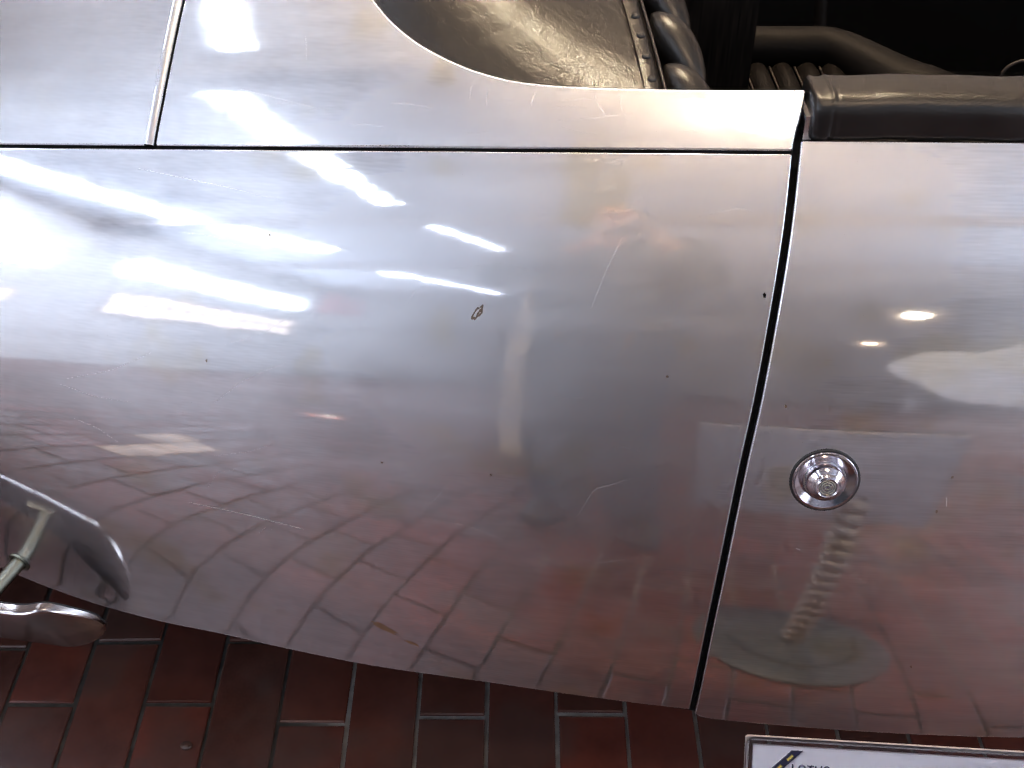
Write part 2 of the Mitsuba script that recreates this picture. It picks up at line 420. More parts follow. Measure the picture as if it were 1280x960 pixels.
added_spot(-1.4, -2.5, -1.35, -1.52, 1.2, 1200, 'narrow lamp added to make a small yellow glint on the bricks')  # added lamp, its beam stands in for a bright patch on the floor
t = thing('added_white_shape', 'white rounded shape added in the hall to make the pale reflection in the door', 'stand_in_shape')  # invented white shape, there only for the pale reflection in the door
bp = trimesh.creation.extrude_polygon(sg.Polygon([(-.5, .1), (-.1, .45), (.5, .40), (1.1, .75), (1.9, .70), (1.9, -.35), (.9, -.55), (.1, -.35)]).buffer(.30, 12), .05, engine='earcut')
put('shape_panel', place(bp, (3.35, -9.55, 1.0), (1, 0, 0), (0, 0, 1), (0, -1, 0)), 'white_paint', t)
for sx in (-.6, .6):
    put('leg', box(3.45 + sx, -9.6, .19, .05, .05, .38), 'steel_paint', t)

# ------------------------------------------------------------------ the car body surface
ang_s = np.array([-.10, 0, .06, .15, .25, .35, .43, .52, .60, .68, .76, .86, .96, 1.2, 1.7])
ang_d = np.array([-6, -1, 1, 4.5, 9.5, 15.5, 21.5, 30, 40, 51.5, 62, 70, 76, 84, 90.])
SS = np.linspace(-.1, 1.7, 3601)
_ph = np.radians(PchipInterpolator(ang_s, ang_d)(SS))
_Y = np.concatenate([[0], np.cumsum(np.sin(_ph[:-1]) * (SS[1] - SS[0]))])
_Z = np.concatenate([[0], np.cumsum(np.cos(_ph[:-1]) * (SS[1] - SS[0]))])
_i0 = int(np.argmin(abs(SS)))
_Y, _Z = _Y - _Y[_i0] + .790, _Z - _Z[_i0] + .254
SEAM = .61
DZ = [-4.86824824e-02, 4.94458509e-02, -3.05964067e-03]
BULGE, WT, WA, WB = 0.010, .45, 0.0, .42


def taper(x):
    x = np.asarray(x, float)
    far = np.where(x > .6, .5, 1.0)
    return .16 * (far * np.square(np.clip(x, -1.2, 2) - .6) - .36)


def bulge(x, s):
    return BULGE * np.clip((.1 - x) / .52, 0, 1.6) ** 1.3 * sm(.10, .58, s)


def S(x, s):
    x, s = np.broadcast_arrays(np.asarray(x, float), np.asarray(s, float))
    y = np.interp(s, SS, _Y) + (1 - WT * sm(WA, WB, s)) * taper(x) + bulge(x, s) * (1 - .0 * sm(.5, .62, s))
    xc = np.clip(x, -.9, .5)
    z = np.interp(s, SS, _Z) + (np.polyval(DZ, xc) - .55 * bulge(x, 1.0)) * sm(0, SEAM, s)
    return np.stack([x, y, z], -1)


def normal(x, s, e=2e-3):
    a, b = S(np.asarray(x) + e, s) - S(np.asarray(x) - e, s), S(x, np.asarray(s) + e) - S(x, np.asarray(s) - e)
    n = np.cross(a, b)
    return n / np.linalg.norm(n, axis=-1, keepdims=True)        # points out of the body


def wave(x, s):
    """The hand-beaten sheet is never quite even."""
    p = np.stack([x * 9, s * 9, np.zeros_like(x)], -1)
    return .00032 * (nfbm(p, 2, 3) - .5) + .00006 * (nfbm(p * 5, 2, 9) - .5)


def sheet(xs, ss, fillets, depth=.014, wavy=True):
    """A panel over the body surface from grids of x and s; fillets = radius of the rolled edge at (left, right, bottom, top)."""
    nu, nv = xs.shape
    N = normal(xs, ss)
    P = S(xs, ss) + N * (wave(xs, ss)[..., None] if wavy else 0)
    base = [P.reshape(-1, 3)]
    uv = [np.stack([xs, ss], -1).reshape(-1, 2)]
    idx = np.arange(nu * nv).reshape(nu, nv)
    faces = [np.stack([idx[:-1, :-1], idx[1:, :-1], idx[1:, 1:], idx[:-1, 1:]], -1).reshape(-1, 4)]
    count = nu * nv
    for side, r in zip(('l', 'r', 'b', 't'), fillets):
        if r is None:
            continue
        if side == 'l': line, prev, nn, ids = P[0], P[1], N[0], idx[0]
        if side == 'r': line, prev, nn, ids = P[-1], P[-2], N[-1], idx[-1]
        if side == 'b': line, prev, nn, ids = P[:, 0], P[:, 1], N[:, 0], idx[:, 0]
        if side == 't': line, prev, nn, ids = P[:, -1], P[:, -2], N[:, -1], idx[:, -1]
        out = line - prev
        along = np.gradient(line, axis=0)
        along /= np.linalg.norm(along, axis=1, keepdims=True)
        out -= nn * (out * nn).sum(1, keepdims=True)
        out -= along * (out * along).sum(1, keepdims=True)
        out /= np.linalg.norm(out, axis=1, keepdims=True)
        last = ids
        ra, rd = r if isinstance(r, tuple) else (r, r)
        nst = 24 if isinstance(r, tuple) else 6
        steps = [(ra * math.sin(q), rd * (1 - math.cos(q))) for q in np.linspace(0, math.pi / 2, nst)[1:]] + [(ra * .999, rd + depth)]
        for a, d in steps:
            base.append(line + out * a - nn * d)
            uv.append(np.stack([xs, ss], -1)[{'l': 0, 'r': -1}[side]] if side in 'lr' else np.stack([xs, ss], -1)[:, {'b': 0, 't': -1}[side]])
            new = np.arange(count, count + len(line))
            count += len(line)
            q = np.stack([last[:-1], new[:-1], new[1:], last[1:]], -1)
            faces.append(q if side in 'lt' else q[:, ::-1])
            last = new
    v, f, t = np.vstack(base), np.vstack(faces), np.vstack(uv)
    f = f[:, ::-1] if False else f
    tri = np.vstack([f[:, [0, 1, 2]], f[:, [0, 2, 3]]])
    return trimesh.Trimesh(v, tri, process=False), t


def grid(u, v):
    return np.meshgrid(u, v, indexing='ij')


# lines on the body: door gap, deck joint, cockpit edge, lower edge (x as a function of s or s as a function of x)
gs = np.array([-.06, .0036, .119, .2247, .3141, .3932, .4658, .5416, .61, .70, .9])
gx = np.array([.1910, .1934, .1979, .2051, .2131, .2228, .2308, .2394, .2461, .2560, .27])
DOOR_GAP = PchipInterpolator(gs, gx)
DECK_GAP = PchipInterpolator([.55, .6089, .658, .7062, .7591, .9, 1.7], [-.340, -.3336, -.3255, -.3191, -.3138, -.303, -.27])
CUT = PchipInterpolator([-.50, -.215, -.19, -.165, -.148, -.1281, -.1017, -.072, -.0285, .0071, .0424, .1122, .1814, .2521, .40],
                        [1.6, 1.45, 1.20, .90, .80, .7564, .7239, .7016, .6812, .6721, .6684, .6656, .6651, .6655, .667])
LOW = PchipInterpolator([-1.5, -.75, -.6207, -.5617, -.4895, -.4118, -.333, -.1839, 0, .1883], [.0, -.004, -.010, -.0177, -.0221, -.0192, -.0115, -.0076, .003, .0041])

car = thing('sports_car', 'polished bare aluminium sports car with black leather cockpit trim standing on red brick', 'car')

# side panel below the seam
U, V = grid(np.concatenate([np.linspace(0, .45, 90)[:-1], np.linspace(.45, 1, 420)]), np.linspace(0, 1, 330))
ss = V * (SEAM - .0032) + (1 - V) * 0
for _ in range(3):
    xr = DOOR_GAP(ss) - .0052
    xs = -1.6 + U * (xr + 1.6)
    ss = V * (SEAM - .0030) + (1 - V) * (LOW(np.clip(xs, -1.5, .188)) + .0015)
m, uv = sheet(xs, ss, (None, .0016, .0015, .0012), .013)
put('side_panel', m, 'polished_aluminium', car, smooth=True, uv=uv, label='large curved polished side panel with scratches and haze')
# door below the leather rail
DOOR_TOP = .6200
U, V = grid(np.linspace(0, 1, 300), np.linspace(0, 1, 300))
ss = -.008 + V * (DOOR_TOP + .008)
for _ in range(2):
    xl = DOOR_GAP(ss) + .0045
    xs = xl + U * (1.25 - xl)
    corner = .0060 * np.exp(-(xs - xl) / .006)
    ss = (-.0078 + corner) * (1 - V) + V * (DOOR_TOP - .0012)
m, uv = sheet(xs, ss, (.0020, None, .0016, .0012), .016)
put('door', m, 'polished_aluminium', car, smooth=True, uv=uv, label='polished door skin with a round push handle')
door = car + '__door'
# deck panel with the cockpit edge
U, V = grid(np.linspace(0, 1, 420), np.linspace(0, 1, 220) ** 1.0)
ss = np.full_like(U, .65)
for _ in range(8):
    xl, xr = DECK_GAP(ss) + .0030, DOOR_GAP(ss) - .0052 + .0065 * sm(.61, .665, ss)
    xs = xl + (U ** .8) * (xr - xl)
    ss = (SEAM + .0026) * (1 - V) + V * (CUT(xs) - .0015)
m, uv = sheet(xs, ss, (.0012, .0012, .0016, .0018), .012)
put('deck_panel', m, 'brushed_aluminium', car, smooth=True, uv=uv, label='upper deck panel sweeping round the cockpit edge')
# deck panel beyond the joint, its edge rolled over a bead
U, V = grid(np.linspace(0, 1, 260), np.linspace(0, 1, 240))
ss = SEAM + .0026 + V * (1.45 - SEAM)
xr = DECK_GAP(ss) - .0095
xs = -1.6 + (1 - (1 - U) ** 1.6) * (xr + 1.6)
m, uv = sheet(xs, ss, (None, (.0083, .0036), .0016, None), .012)
put('deck_panel', m, 'brushed_aluminium', car, smooth=True, uv=uv, label='upper deck panel at the tail with a rolled bead along its joint')


def strip(x_of, s_of, k, off, half, bsdf, name, parent=car, smooth=False):
    """A narrow band that follows a line on the body at a depth below the skin."""
    x, s = x_of, s_of
    P, N = S(x, s), normal(x, s)
    al = np.gradient(P, axis=0)
    al /= np.linalg.norm(al, axis=1, keepdims=True)
    w = np.cross(N, al)
    a, b = P - N * off + w * half, P - N * off - w * half
    n = len(x)
    v = np.vstack([a, b])
    i = np.arange(n - 1)
    f = np.vstack([np.stack([i, i + 1, i + 1 + n], 1), np.stack([i, i + 1 + n, i + n], 1)])
    return put(name, trimesh.Trimesh(v, f, process=False), bsdf, parent, smooth=smooth)


q = np.linspace(-.02, .64, 60)
strip(DOOR_GAP(q), q, 0, .016, .02, 'black_void', 'door_jamb')
q = np.linspace(-1.55, .25, 80)
strip(q, np.full_like(q, SEAM), 0, .010, .012, 'black_void', 'seam_backing')
q = np.linspace(.60, 1.4, 60)
strip(DECK_GAP(q), q, 0, .012, .02, 'black_void', 'joint_backing')

# scratches, stains and small dents in the skin
def px_mark(name, pts, width, bsdf, parent, lift=.00012):
    """A hairline scratch: a tapered sliver that follows the skin through (x, s) points."""
    p = np.asarray(pts, float)
    t = np.linspace(0, 1, 14)
    x = np.interp(t, np.linspace(0, 1, len(p)), p[:, 0])
    s = np.interp(t, np.linspace(0, 1, len(p)), p[:, 1])
    P, N = S(x, s), normal(x, s)
    P = P + N * (wave(x, s)[:, None] + lift)
    al = np.gradient(P, axis=0)
    al /= np.linalg.norm(al, axis=1, keepdims=True)
    w = np.cross(N, al) * (width / 2 * np.sqrt(np.clip(np.sin(np.pi * np.clip(t, .02, .98)), .05, 1)))[:, None]
    n = len(x)
    v = np.vstack([P + w, P - w])
    i = np.arange(n - 1)
    f = np.vstack([np.stack([i, i + 1, i + 1 + n], 1), np.stack([i, i + 1 + n, i + n], 1)])
    put(name, trimesh.Trimesh(v, f, process=False), bsdf, parent)


SCRATCHES = [  # (panel, [(x, s), ...], width)
    ('side_panel', [(-.331, .222), (-.270, .216), (-.209, .206)], .0008),
    ('side_panel', [(.097, .535), (.083, .505), (.070, .470)], .0003),
    ('side_panel', [(-.35, .590), (-.27, .575), (-.20, .560)], .0003),
    ('deck_panel', [(-.036, .668), (-.038, .655)], .0005), ('deck_panel', [(-.022, .664), (-.023, .650)], .0004),
    ('deck_panel', [(.021, .664), (.016, .648)], .0006), ('deck_panel', [(.072, .662), (.076, .650), (.083, .640)], .0006),
    ('deck_panel', [(.093, .662), (.096, .648), (.101, .638)], .0005), ('deck_panel', [(-.25, .665), (-.17, .645)], .0004),
    ('deck_panel', [(-.19, .72), (-.188, .69)], .0003),
    ('door', [(.27, .24), (.275, .238)], .0008), ('door', [(.402, .30), (.403, .29)], .0006)]
rs = np.random.default_rng(91)
for k in range(34):
    deck = k % 3 == 0
    x0, s0 = (rs.uniform(-.24, .22), rs.uniform(.622, .655)) if deck else (rs.uniform(-.5, .17), rs.uniform(.12, .58))
    th, ln, bend = rs.normal(.1, .5), rs.uniform(.02, .10), rs.normal(0, .006)
    dx, dy = math.cos(th) * ln, math.sin(th) * ln * (.2 if deck else 1)
    SCRATCHES.append(('deck_panel' if deck else 'side_panel', [(x0, s0), (x0 + dx / 2 - dy * bend * 20, s0 + dy / 2 + bend * (.3 if deck else 1)), (min(x0 + dx, .21), min(s0 + dy, .657 if deck else .6))], rs.uniform(.00013, .00026)))
for panel, pts, w in SCRATCHES:
    px_mark('scratch', pts, w, 'scratched_metal', f'{car}__{panel}')


def blotch(name, x, s, rx, rs, bsdf, parent, seed, hole=0.0, lift=.0002, rot=0.0):
    r = np.random.default_rng(seed)
    A = np.linspace(0, 2 * np.pi, 25)[:-1]
    k = 1 + .25 * np.sin(A * 2 + r.uniform(0, 6)) + .15 * np.sin(A * 5 + r.uniform(0, 6))
    def ring(f):
        a, b = rx * k * np.cos(A) * f, rs * k * np.sin(A) * f
        X, Q = x + a * math.cos(rot) - b * math.sin(rot), s + a * math.sin(rot) + b * math.cos(rot)
        return S(X, Q) + normal(X, Q) * (wave(X, Q)[:, None] + lift)
    v = np.vstack([ring(1), ring(max(hole, .01))])
    i = np.arange(24)
    j = (i + 1) % 24
    f = np.vstack([np.stack([i, j, j + 24], 1), np.stack([i, j + 24, i + 24], 1)])
    put(name, trimesh.Trimesh(v, f, process=False), bsdf, parent)


sp = car + '__side_panel'
blotch('stain', -.031, .464, .0030, .0085, 'stain', sp, 3, hole=.62, rot=-.45)
blotch('stain', -.030, .464, .0012, .0040, 'stain', sp, 4, rot=-.45)
blotch('stain', -.137, .068, .018, .0035, 'rust_stain', sp, 5, rot=-.5)
blotch('stain', -.108, .050, .008, .0022, 'rust_stain', sp, 7, rot=-.2)
for k, (x, s) in enumerate([(.140, .41), (-.29, .405), (-.125, .305), (-.02, .30), (-.222, .53), (-.58, .56)]):
    blotch('pit', x, s, .0011, .0013, 'stain', sp, 20 + k)
for k, (x, s) in enumerate([(.247, .385), (.404, .32), (.395, .285), (.402, .10), (.52, .30)]):
    blotch('pit', x, s, .0013, .0013, 'stain', door, 40 + k)
# small dent on the panel edge by the door gap
blotch('edge_chip', .2215, .486, +.0011, .0028, 'black_void', sp, 60)

# round push handle in the door
hx, hs = .2890, .3135
hP, hN = S(hx, hs), normal(hx, hs)
fa, fb, fn = frame_from(hN)
esc = lathe([(.0, -.004), (.0285, -.004), (.0298, .0), (.0300, .0022), (.0292, .0034), (.0275, .0036), (.0205, .0010), (.0190, -.0006), (.0183, -.003), (.0, -.003)], 96)
put('handle_ring', place(esc, hP, fa, fb, fn), 'chrome', door, smooth=25, label='chrome dished ring round the push button')
gask = lathe([(.0298, -.002), (.0322, -.002), (.0324, .0004), (.0312, .0012), (.0300, .0010)], 96)
put('handle_gasket', place(gask, hP, fa, fb, fn), 'black_rubber', door, smooth=25)
btn = lathe([(.0, -.004), (.0178, -.004), (.0180, .0050), (.0174, .0080), (.0155, .0100), (.0125, .0118), (.0112, .0140), (.0108, .0152), (.0096, .0158), (.0086, .0152), (.0082, .0142), (.004, .0136), (0, .0135)], 96)
put('push_button', place(btn, hP, fa, fb, fn), 'chrome', door, smooth=25, label='chrome push button with a recessed lock face')
lock = cat([lathe([(r_, .0), (r_ + .0009, .0), (r_ + .0009, .0009), (r_ + .0003, .0012), (r_, .0009)], 48) for r_ in (.0020, .0045, .0066)])
lock.apply_translation((0, 0, .0134))
put('lock_face', place(lock, hP, fa, fb, fn), 'steel', door, smooth=25)

def grain(x, y):
    """Creases and pebbling of old leather, in metres."""
    p = np.stack([x * 400 + 3 * nfbm(np.stack([x * 60, y * 60, x * 0], -1), 2, 4), y * 340, np.zeros_like(x)], -1)
    a, b = np.abs(nfbm(p, 2, 21) - .5), np.abs(nfbm(p * [.45, .55, 1] + 7, 2, 31) - .5)
    return -.00009 * np.exp(-(a / .06) ** 2) - .00015 * np.exp(-(b / .035) ** 2) + .00014 * nfbm(p * 1.7, 2, 5)


# padded leather rail on the door top
def rail_mesh():
    xs = np.concatenate([[.2565, .2567, .2580, .2600, .2640, .27], np.linspace(.272, .56, 340), np.linspace(.57, 1.25, 40)])
    sec = []
    for a in np.linspace(0, 1, 100):                       # section: lower front face, round top, back
        th = -1.1 + a * (math.pi + 1.6)
        sec.append((-math.cos(th), math.sin(th)))
    sec = np.array(sec)
    rows = []
    for i, x in enumerate(xs):
        b = S(x, DOOR_TOP)
        k = [0.0, .80, .92, .97, .99, 1.0][i] if i < 6 else 1.0
        wob = .0005 * math.sin(x * 41) + .0003 * math.sin(x * 97 + 1) + .0011 * math.exp(-((x - .268) / .008) ** 2) * math.sin(x * 900)
        cy, cz = b[1] + .0300, b[2] + .0158
        pts = []
        for c, d in sec:
            y = np.sign(c) * abs(c) ** .52 * .0305
            z = np.sign(d) * abs(d) ** .58 * .0212 + (.0022 * (1 - c * c) if d > 0 else 0)
            pts.append((x, cy + y * (k * .98 + .02) + wob * .6, cz + z * (k * .97 + .03) + wob))
        rows.append(pts)
    v = np.array(rows)
    nu, nv = v.shape[:2]
    g = grain(v[..., 0], v[..., 1] * .8 + v[..., 2] * 1.2)
    g[:5] = 0
    v = v + np.stack([0 * g, -.5 * g, .9 * g], -1)
    i = np.arange(nu * nv).reshape(nu, nv)
    q = np.stack([i[:-1, :-1], i[:-1, 1:], i[1:, 1:], i[1:, :-1]], -1).reshape(-1, 4)
    return trimesh.Trimesh(v.reshape(-1, 3), np.vstack([q[:, [0, 1, 2]], q[:, [0, 2, 3]]]), process=False)


put('padded_rail', rail_mesh(), 'leather', door, smooth=50, label='black grained leather pad along the door top')
P0 = S(.2515, DOOR_TOP)
put('end_plate', box(P0[0] + .0045, P0[1] + .022, P0[2] + .008, .007, .030, .022), 'brushed_aluminium', door)
pt = S(.345, DOOR_TOP) + np.array([0, .026, .0318])
tear = trimesh.creation.icosphere(2, 1.0)
tear.apply_scale((.0075, .0022, .0016))
tear.apply_translation(pt)
put('rail_tear', tear, 'brass', door + '', smooth=True)

# ------------------------------------------------------------------ leather cockpit trim behind the deck edge
def leather_cover():
    U, V = grid(np.linspace(0, 1, 560) ** .9, np.linspace(0, 1, 420) ** 1.9)
    xe0, xe1 = -.20, .121
    x = xe0 + U * (xe1 - xe0)
    E, N = S(x, CUT(x)), normal(x, CUT(x))
    w = V * .52
    xx = x + V * -.040 * U + V * .02 * (1 - U)
    y = E[..., 1] - .010 + w * .8
    D = np.linspace(-.6, 1.2, 3601)                      # cushion profile across the diagonal fold
    Hh = np.cumsum(.30 - .26 * sm(.10, .30, D) + .75 * (1 - sm(-.13, .03, D))) * (D[1] - D[0])
    def fold(px, py):
        return np.interp(((px - .135) + (py - 1.0)) / math.sqrt(2), D, Hh)
    z = E[..., 2] - .016 + fold(xx, y) - fold(x, E[..., 1] - .010) + .0010 * (nfbm(np.stack([x * 40, w * 40, x * 0], -1), 3, 5) - .5)
    z = z + grain(xx, y)
    v = np.stack([xx, y, z], -1)
    i = np.arange(v.shape[0] * v.shape[1]).reshape(v.shape[:2])
    q = np.stack([i[:-1, :-1], i[1:, :-1], i[1:, 1:], i[:-1, 1:]], -1).reshape(-1, 4)
    return trimesh.Trimesh(v.reshape(-1, 3), np.vstack([q[:, [0, 1, 2]], q[:, [0, 2, 3]]]), process=False), v


lm, lv = leather_cover()
put('leather_cover', lm, 'leather', car, smooth=True, label='black grained leather cover behind the cockpit edge')
cover = car + '__leather_cover'
edge = lv[-1]                                     # its edge towards the seat
band_a, band_b = edge + np.array([-.001, 0, .003]), edge + np.array([.0165, 0, -.001])
n = len(edge)
ii = np.arange(n - 1)
bv = np.vstack([band_a, (band_a + band_b) / 2 + [0, 0, .0035], band_b, band_b - [0, 0, .03]])
bf = np.vstack([np.vstack([np.stack([ii + k * n, ii + (k + 1) * n, ii + 1 + (k + 1) * n], 1), np.stack([ii + k * n, ii + 1 + (k + 1) * n, ii + 1 + k * n], 1)]) for k in range(3)])
put('edge_binding', trimesh.Trimesh(bv, bf, process=False), 'leather', cover, smooth=True)
put('piping', tube(band_b[::4] + [.001, 0, .001], .0017, 10), 'leather', cover, smooth=True)
for k in range(6):
    c = (band_a + band_b)[np.searchsorted(edge[:, 1], edge[0, 1] + .032 + .030 * k)] / 2 + [-.001, 0, .0032]
    rv = trimesh.creation.icosphere(3, .0042)
    rv.apply_scale((1, 1, .6))
    rv.apply_translation(c)
    put('rivet', rv, 'black_rubber', cover, smooth=True)
# gathered folds of trim next to the binding
for k in range(4):
    t = np.linspace(0, 1, 24)
    a = band_b[np.searchsorted(edge[:, 1], edge[0, 1] + .022 + .075 * k)]
    pts = np.stack([a[0] + .004 + .045 * t, a[1] + .050 - .060 * t ** 1.7, a[2] - .012 - .035 * t ** 2], -1)
    put('gathered_fold', tube(pts, .021 * np.sqrt(np.sin(np.pi * np.clip(.12 + .85 * t, 0, .98))), 20), 'leather', cover, smooth=True)

# cockpit: tub, carpeted bulkhead, seat
def open_tub():
    return cat([box(.55, 1.62, .30, 1.35, 1.32, .02), box(.55, 2.20, .55, 1.35, .02, .5), box(1.22, 1.6, .55, .02, 1.25, .55), box(.55, .985, .44, 1.5, .012, .36)])


put('cockpit_tub', open_tub(), 'black_void', car)
ct = trimesh.creation.box((.10, .02, .34)).subdivide()
ct = box(.205, 1.20, .70, .10, .02, .36)
ct.apply_transform(trimesh.transformations.rotation_matrix(.25, (0, 0, 1), (.205, 1.2, .7)))
put('carpet_panel', ct, 'carpet', car)
seat = car + '__seat'
def slab_between(p0, p1, w):
    pass
pl = []
pc = np.array([.20, 1.20, .60])
put('seat', cat([box(.44, 1.33, .56, .50, .34, .12)]), 'seat_leather', car, label='dark pleated leather seat with a rolled bolster')
for k in range(6):
    x = .282 + .032 * k
    t = np.linspace(0, 1, 10)
    pts = np.stack([x + .012 * (1 - t), 1.16 + .28 * t, .628 + .035 * t + .008 * np.sin(np.pi * t)], -1)
    put('pleat', tube(pts, .0158, 16), 'seat_leather', seat, smooth=True)
    put('piping', tube(pts + [.016, 0, .0095], .0014, 6), 'seat_piping', seat, smooth=True)
t = np.linspace(0, 1, 40)
bx_ = .18 + .34 * t
pts = np.stack([bx_, 1.470 - .10 * sm(.65, 1.0, t) - .0, .686 - .02 * sm(.6, 1.0, t)], -1)
pts = np.vstack([pts, [pts[-1] + np.array([.03, -.06, -.03]), pts[-1] + np.array([.045, -.16, -.07])]])
put('bolster', tube(pts, np.concatenate([.026 + .012 * sm(.6, 1.0, t), [.04, .04]]), 24), 'seat_leather', seat, smooth=True, label='rounded roll along the seat edge')
lv2 = np.array([.46, 1.70, .56]), np.array([.445, 1.78, .84])
put('gear_lever', tube([lv2[0], (lv2[0] + lv2[1]) / 2 + [.004, 0, 0], lv2[1]], [.011, .009, .008], 12), 'seat_leather', car, smooth=30)
th = np.linspace(0, 2 * np.pi, 30)
put('belt_loop', tube(np.stack([.665 + .03 * np.cos(th), np.full_like(th, 1.45), .655 + .022 * np.sin(th)], -1), .0022, 8, cap=False), 'seat_piping', car, smooth=30)

# under and far side of the body
put('underbody', cat([box(-.1, 1.55, .215, 2.9, 1.0, .05), box(-.95, 1.55, .4, 1.3, .85, .35)]), 'black_void', car)
U, V = grid(np.linspace(-1.55, 1.2, 70), np.linspace(0, .66, 50))
P = S(U, V)
P[..., 1] = 3.12 - P[..., 1]
i = np.arange(P.shape[0] * P.shape[1]).reshape(P.shape[:2])
q = np.stack([i[:-1, :-1], i[:-1, 1:], i[1:, 1:], i[1:, :-1]], -1).reshape(-1, 4)
put('side_panel', trimesh.Trimesh(P.reshape(-1, 3), np.vstack([q[:, [0, 1, 2]], q[:, [0, 2, 3]]]), process=False), 'raw_edge', car, smooth=True, label='far side panel of the body beyond the cockpit')

# quarter bumper on its rod, at the tail
rx_, rs_ = -.585, .018
rP, rN = S(rx_, rs_), normal(rx_, rs_)
rN = rN / np.linalg.norm(rN)
tip = rP + rN * .078
bl = np.linspace(0, 1, 90)
bx = rP[0] - .30 + bl * .415
along = np.array([1.0, -.10, 0.0])
along /= np.linalg.norm(along)
outw = np.cross(along, [0, 0, 1.0])
outw = outw if outw[1] < 0 else -outw
along = np.array([1.0, -.10, -.10])
along /= np.linalg.norm(along)
front, back = [], []
for L in np.linspace(-.32, .140, 120):
    e = np.clip((.140 - L) / .068, 0, 1)
    hgt = .046 * (1 - (1 - e) ** 2.4) ** .5 + .0006
    c = tip + along * L + outw * (-.020 * (1 - e) ** 2) + np.array([0, 0, -.012])
    up = .009 * np.exp(-((L - .094) / .022) ** 2)
    for v_ in np.linspace(-1, 1, 48):
        dpt = (.019 - .011 * max(0, (v_ - .90) / .10) ** 2.2 - .030 * ((1 - v_) / 2) ** 1.5) * (.25 + .75 * e ** .5)
        p_ = c + outw * dpt + np.array([0, 0, v_ * hgt + up * sm(-.2, 1, v_)])
        front.append(p_)
        back.append(p_ - outw * .0028 - np.array([0, 0, .0006 * np.sign(v_)]))


def ribbon(rows, nu, nv, flip=False):
    i = np.arange(nu * nv).reshape(nu, nv)
    q = np.stack([i[:-1, :-1], i[:-1, 1:], i[1:, 1:], i[1:, :-1]], -1).reshape(-1, 4)
    q = q[:, ::-1] if flip else q
    return trimesh.Trimesh(np.array(rows), np.vstack([q[:, [0, 1, 2]], q[:, [0, 2, 3]]]), process=False)


put('bumper', ribbon(front, 120, 48), 'dull_chrome', car, smooth=40, label='chrome quarter bumper blade standing off the tail on a rod')
put('blade_back', ribbon(back, 120, 48, True), 'dark_steel', car + '__bumper', smooth=40)
bump = car + '__bumper'
put('rod', tube([rP - rN * .004, rP + rN * .03, tip + rN * .004], .0088, 24), 'steel', bump, smooth=40)
gr = lathe([(.009, -.001), (.0135, -.001), (.0142, .0008), (.0125, .0022), (.0098, .0024), (.009, .001)], 48)
ga, gb, gn = frame_from(rN)
put('grommet', place(gr, rP, ga, gb, gn), 'steel', bump, smooth=30)
br = trimesh.creation.box((.040, .028, .014))
put('bracket', place(br, tip - rN * .002, ga, gb, gn), 'brass', bump)

# ------------------------------------------------------------------ placard stand in front of the door
stand = thing('placard_stand', 'grey information stand with a round foot and a white placard in a clear holder', 'sign stand')
foot = lathe([(0, 0), (.165, 0), (.168, .004), (.166, .008), (.155, .011), (.112, .013), (.108, .010), (.103, .010), (.099, .018), (.05, .022), (.018, .024), (.016, .028), (0, .028)], 96)
foot.apply_translation((.335, .285, 0))
put('foot', foot, 'grey_stand', stand, smooth=30)
nt = np.linspace(0, 1, 220)
nb, ne = np.array([.335, .285, .026]), np.array([.405, .385, .515])
neck = nb + (ne - nb) * nt[:, None] + np.stack([.004 * np.sin(nt * 2 * np.pi * 17 + 1.2), .004 * np.cos(nt * 2 * np.pi * 17), 0 * nt], -1)
put('gooseneck', tube(neck, .0178 + .0036 * np.sin(nt * 2 * np.pi * 17), 24), 'neck_metal', stand, smooth=60)
# the placard: faces up and towards the viewer, turned a little to the left
pn = np.array([-.055, -.78, .62])
pn /= np.linalg.norm(pn)
pu = np.cross([0, 0, 1.0], pn)
pu /= np.linalg.norm(pu)
pu = pu if pu[0] > 0 else -pu
pu = pu + np.array([0, 0, -.0])
pvv = np.cross(pn, pu)
TL = np.array([.1720, .5095, .585])                   # top left corner of the holder
PWID, PHEI = .345, .245


def on_placard(u, v, d=0.0):
    return TL + pu * u - pvv * v + pn * d


def plate(u0, u1, v0, v1, d0, d1, r=.004):
    pol = sg.box(u0 + r, -v1 + r, u1 - r, -v0 - r).buffer(r, 6)
    e = trimesh.creation.extrude_polygon(pol, d1 - d0, engine='earcut')
    e.apply_translation((0, 0, d0))
    return place(e, TL, pu, pvv, pn)


put('clear_holder', plate(0, PWID, 0, PHEI, .0006, .0050, .006), 'acrylic', stand, label='clear acrylic cover over the placard')
rim = sg.box(.002, -PHEI + .002, PWID - .002, -.002).buffer(.002).difference(sg.box(.0022, -PHEI + .0022, PWID - .0022, -.0022))
rm = trimesh.creation.extrude_polygon(rim, .0040, engine='earcut')
rm.apply_translation((0, 0, -.0036))
put('holder_rim', place(rm, TL, pu, pvv, pn), 'frosted_edge', stand)
put('holder_back', plate(.0055, PWID - .0055, .0060, PHEI - .006, -.0036, -.0012, .001), 'back_board', stand)
put('placard_sheet', plate(.0055, PWID - .0055, .0060, PHEI - .006, -.0008, .0, .0005), 'paper', stand, label='white printed sheet with a diagonal striped band')
sheet_key = stand + '__placard_sheet'
d0 = .00015


def flat(poly, d):
    e = trimesh.creation.extrude_polygon(poly, .00008, engine='earcut')
    e.apply_translation((0, 0, d))
    return place(e, TL, pu, pvv, pn)


